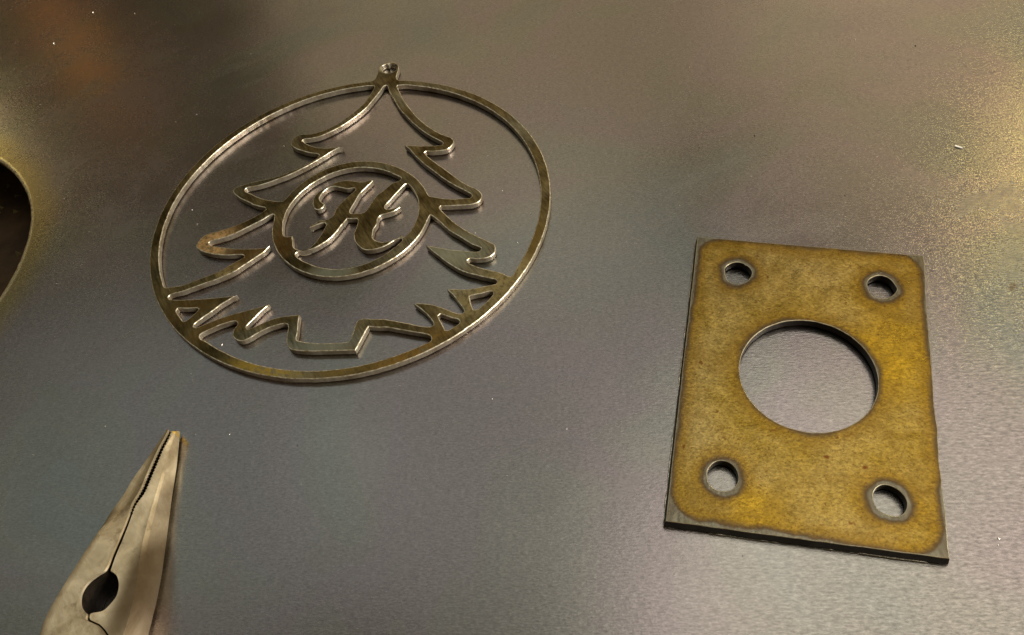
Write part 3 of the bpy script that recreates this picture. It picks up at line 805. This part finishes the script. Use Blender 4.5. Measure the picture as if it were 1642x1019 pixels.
def jaw(name, IN, CR, SI, side):
    rows = []
    for i in range(NS):
        zt, zb = ztop[i], zbot[i]
        t = tt[i]
        a = at([IN[i]], zt)[0]
        a0 = a.copy()
        if t < .36:                                   # serrated gripping part
            tooth = .00013 * (1 if i % 3 else -1)
            dirv = at([CR[i]], zt)[0] - a; dirv /= np.linalg.norm(dirv) + 1e-9
            a = a + dirv * tooth
        H = zt - zb
        if side > 0: zc = zt - H * np.interp(t, [0, .3, .6, 1], [.16, .13, .07, .05])
        else: zc = zt - H * np.interp(t, [0, .28, .42, .5, 1], [.34, .34, .18, .05, .04])
        zs = zb + H * (.13 if side > 0 else .60)
        c = at([CR[i]], zc)[0]; s = at([SI[i]], zs)[0]
        d1 = (a - c) / (np.linalg.norm(a - c) + 1e-9); d2 = (s - c) / (np.linalg.norm(s - c) + 1e-9)
        fl = min(.0009, .3 * np.linalg.norm(a - c)); fr = min(.0011, .35 * np.linalg.norm(s - c))
        slope = (zt - zc) / (np.linalg.norm(a - c) + 1e-9)
        c0 = c + d1 * fl; z0_ = zc + slope * fl
        c1 = c + d2 * fr; z1_ = zc - (zc - zs) * .14
        m = c + (s - c) * .74; zm = zc - (zc - zs) * .60
        b = s + (a - s) * .12; s2 = s + (a - s) * .03
        rows.append([(*(a + (c - a) * .02), zb), (*a, zt - .0005), (*(a + (c - a) * .03), zt), (*(a0 + d1 * -.00045), zt - .00003), (*c0, z0_), (*(c * .86 + c1 * .07 + c0 * .07), zc + slope * fl * .15), (*c1, z1_), (*m, zm), (*s, zs), (*s2, zs * .5 + zb * .5), (*b, zb)])
    K = len(rows[0]); v = [p for r in rows for p in r]; f = []; mi = []
    for i in range(NS - 1):
        for k in range(K):
            k2 = (k + 1) % K
            q = [i * K + k, i * K + k2, (i + 1) * K + k2, (i + 1) * K + k]
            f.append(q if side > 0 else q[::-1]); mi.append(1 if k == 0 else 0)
    f.append(list(range(K))[::-1] if side > 0 else list(range(K))); mi.append(0)
    e = [(NS - 1) * K + k for k in range(K)]; f.append(e if side > 0 else e[::-1]); mi.append(0)
    return v, f, mi
end_px = at(P('c6', (230, 1062)), .0098)[0]
tip_px = at(P('c6', (660, 88)), .0062)[0]
PL_O = end_px
ax = (end_px - tip_px) / np.linalg.norm(end_px - tip_px); ay = np.array([-ax[1], ax[0]])
pliers = empty('pliers', (PL_O[0], PL_O[1], 0))
tag(pliers, 'worn steel needle-nose pliers with a round hole between the jaws', 'pliers')
for nm, IN, CR, SI, sd in (('jaw', R_in, R_cr, R_si, 1), ('jaw', L_in, L_cr, L_si, -1)):
    v, f, mi = jaw(nm, IN, CR, SI, sd)
    vv_ = [(x - PL_O[0], y - PL_O[1], z) for x, y, z in v]
    def sub(name, keep, mat):
        fs = [q for q, m_ in zip(f, mi) if m_ == keep]
        idx = sorted({k for q in fs for k in q}); mp_ = {k: n_ for n_, k in enumerate(idx)}
        me = bpy.data.meshes.new(name)
        me.from_pydata([tuple(map(float, vv_[k])) for k in idx], [], [[mp_[k] for k in q] for q in fs])
        me.materials.append(mat)
        me.polygons.foreach_set('use_smooth', [True] * len(fs))
        me.set_sharp_from_angle(angle=math.radians(26)); me.update()
        return me
    jo = link_obj('jaw', sub('jaw', 0, M_TOOL), pliers)
    gf = link_obj('gripping_face', sub('gripping_face', 1, M_TEETH), jo)
    gf['label'] = 'dark inner face of the jaw with fine teeth'
# joint, rivet and handles run on towards the viewer, outside the picture
wL = float((at([L_si[-1]], .006)[0] - PL_O) @ ay); wR = float((at([R_si[-1]], .006)[0] - PL_O) @ ay)
def ring_loft(name, secs, mat):
    """secs: (distance along the tool, side offset, half width, z low, z high)"""
    v, f = [], []; K = 16
    for s, o, w, a, b in secs:
        for k in range(K):
            t = 2 * math.pi * k / K
            cx, cz = math.cos(t), math.sin(t)
            e = .55
            x = math.copysign(abs(cx) ** e, cx) * w; z = math.copysign(abs(cz) ** e, cz) * (b - a) / 2 + (a + b) / 2
            p = ax * s + ay * (o + x)
            v.append((p[0], p[1], z))
    n = len(secs)
    for i in range(n - 1):
        for k in range(K):
            k2 = (k + 1) % K
            f.append((i * K + k, i * K + k2, (i + 1) * K + k2, (i + 1) * K + k))
    f.append(tuple(range(K))[::-1]); f.append(tuple((n - 1) * K + k for k in range(K)))
    return link_obj(name, simple_mesh(name, v, f, mat), pliers)
wm, wc = abs(wL - wR) / 2, (wL + wR) / 2
ring_loft('joint', [(-.0006, wc, wm * .96, .0001, .0096), (.004, wc, wm * 1.02, .0001, .0098), (.010, wc, wm * 1.0, .0001, .0098), (.016, wc, wm * .86, .0003, .0095), (.019, wc, wm * .7, .0006, .009)], M_TOOL)
v, f = [], []
for i, (r, z) in enumerate(((.0036, .0094), (.0036, .0102), (.0030, .0107), (.0, .0108))):
    for k in range(20):
        p = ax * .008 + ay * wc
        v.append((p[0] + r * math.cos(k * math.pi / 10), p[1] + r * math.sin(k * math.pi / 10), z))
    if i: f += [((i - 1) * 20 + k, (i - 1) * 20 + (k + 1) % 20, i * 20 + (k + 1) % 20, i * 20 + k) for k in range(20)]
link_obj('rivet', simple_mesh('rivet', v, f, M_TOOL), pliers)
M_GRIP = mat_flat('rubber_grip', (.25, .02, .015), (.34, .04, .03), 300, 0, .45)
for sg in (-1, 1):
    ring_loft('handle', [(.014, wc + sg * wm * .45, wm * .42, .001, .009)] + [(.014 + .10 * t, wc + sg * (wm * .45 + .013 * math.sin(t * 2.2)), .0038, .0008, .0088) for t in np.linspace(.1, 1, 10)], M_GRIP)

# ------------------------------------------------------------------ chips and grit on the sheet
M_CHIP = mat_flat('bright_chip', (.85, .82, .74), (.97, .95, .90), 3, 1.0, .30, relief=False)
M_GRIT = mat_flat('dark_grit', (.015, .013, .012), (.05, .045, .04), 3, 0.0, .6, relief=False)
def chip_mesh(name, mat, flat):
    a = sorted(random.uniform(0, 6.283) for _ in range(5))
    v = [(math.cos(t) * random.uniform(.7, 1.1), math.sin(t) * random.uniform(.6, 1.0), 0) for t in a]
    v += [(x * .7 + random.uniform(-.1, .1), y * .7, flat * random.uniform(.9, 1.1)) for x, y, _ in v]
    f = [(4, 3, 2, 1, 0), (5, 6, 7, 8, 9)] + [(k, (k + 1) % 5, 5 + (k + 1) % 5, 5 + k) for k in range(5)]
    return simple_mesh(name, v, f, mat, False)
CH = [chip_mesh('metal_chip', M_CHIP, .45) for _ in range(4)]
GR = [chip_mesh('grit_speck', M_GRIT, .7) for _ in range(3)]
bright = [(308, 337, 2), (316.5, 360, 3), (299, 445, 2), (455, 234.6, 2.4), (782, 251, 2.2), (805.5, 306, 2.2), (851, 343, 2.4), (830, 389, 2),
          (762, 374, 2), (707, 434, 1.8), (832, 500.6, 1.8), (641, 619, 2), (168.5, 684, 2.6), (237, 710, 2), (53, 730, 2.2), (314, 697.6, 1.8),
          (309, 610, 2.6), (356, 553, 2.2), (306, 600, 1.6), (149, 20, 2.2), (231, 158, 1.8), (315, 184, 2), (282, 196, 1.8), (10, 172, 3),
          (402, 87, 1.8), (216, 22, 1.6), (86, 70, 1.8), (1460, 298.6, 2), (1479, 213, 1.6), (1494.5, 156, 1.6), (1252.6, 133, 1.7), (1204, 283.6, 2),
          (1105.6, 107.7, 1.8), (1370.6, 64, 2.2), (1601, 864, 3.4), (1600, 874, 2), (407, 623, 2), (368, 697, 2), (483, 777, 1.8), (789, 640, 2), (909, 688, 2), (813, 763, 2),
          (593.5, 869, 1.7), (103, 319, 1.8), (91, 457, 2.8), (620, 236, 1.8), (1090, 330, 1.5), (1015, 315, 1.5), (1003, 120, 1.4)]
dark = [(1354.7, 313.7, 1.9), (1468, 74, 2), (1210, 218, 2.1), (1121, 237, 1.7), (477, 714.5, 2.4), (667, 769.5, 1.9), (1191, 892, 1.6), (704, 675, 1.5)]
def put(mesh, name, x, y, s, asp=.75, rot=None):
    q = at([(x, y)])[0]
    depth = math.hypot(math.hypot(q[0], q[1]), CAM_H)
    r = s * .78 * depth / FPX
    o = link_obj(name, mesh, None, (q[0], q[1], .00001))
    o.scale = (r, r * asp, r)
    o.rotation_euler = (0, 0, random.uniform(0, 6.28) if rot is None else rot)
    return o
def whereabouts(x, y):
    """what a chip lies beside, in words"""
    q = at([(x, y)])
    if inside(q, [K_OUT])[0]:
        if inside(q, [K_B])[0]: return 'inside the ornament ring, on the orange-coloured branch side'
        if inside(q, [K_C])[0]: return 'inside the ornament ring, on the side facing the plate'
        if inside(q, [K_G])[0]: return 'between the ragged grass and the ring of the ornament'
        return 'inside the tree outline of the ornament'
    dh = float(np.linalg.norm(q[0] - HOLE_C) - HOLE_R)
    if dh < .03: return 'close to the round hole in the sheet'
    if np.linalg.norm(q[0] - tip_px) < .03: return 'close to the tip of the pliers'
    if inside(np.array([[x, y]], float), [np.array([(-10, -10), (470, -10), (470, 140), (240, 330), (-10, 330)], float)])[0]:
        return 'on the dark sheet beyond the hole and the ring'
    if np.linalg.norm(q[0] - PLATE_O) < .075: return 'around the plate with the bolt holes'
    if np.linalg.norm(q[0] - O_C) < .085: return 'just outside the ornament ring'
    return 'on open sheet well away from the plate and the ornament'
for i, (x, y, s) in enumerate(bright):
    tag(put(CH[i % 4], 'metal_chip', x, y, s), 'tiny bright chip ' + whereabouts(x, y), 'chip', 'bright chips on the steel sheet')
for i, (x, y, s) in enumerate(dark):
    tag(put(GR[i % 3], 'grit_speck', x, y, s), 'tiny dark grit speck ' + whereabouts(x, y), 'grit', 'dark specks on the steel sheet')
bar = [(-1, -.24, 0), (1, -.20, 0), (1.05, .22, 0), (-.95, .26, 0), (-.9, -.20, .30), (.95, -.16, .22), (1.0, .18, .34), (-.9, .22, .42)]
sliver = simple_mesh('metal_sliver', bar, [(3, 2, 1, 0), (4, 5, 6, 7), (0, 1, 5, 4), (1, 2, 6, 5), (2, 3, 7, 6), (3, 0, 4, 7)], M_CHIP, False)
tag(put(sliver, 'metal_sliver', 1536.5, 237, 6.5, 1.0, -.75), 'white metal sliver, longest of the chips, lying near the warm glare', 'chip')
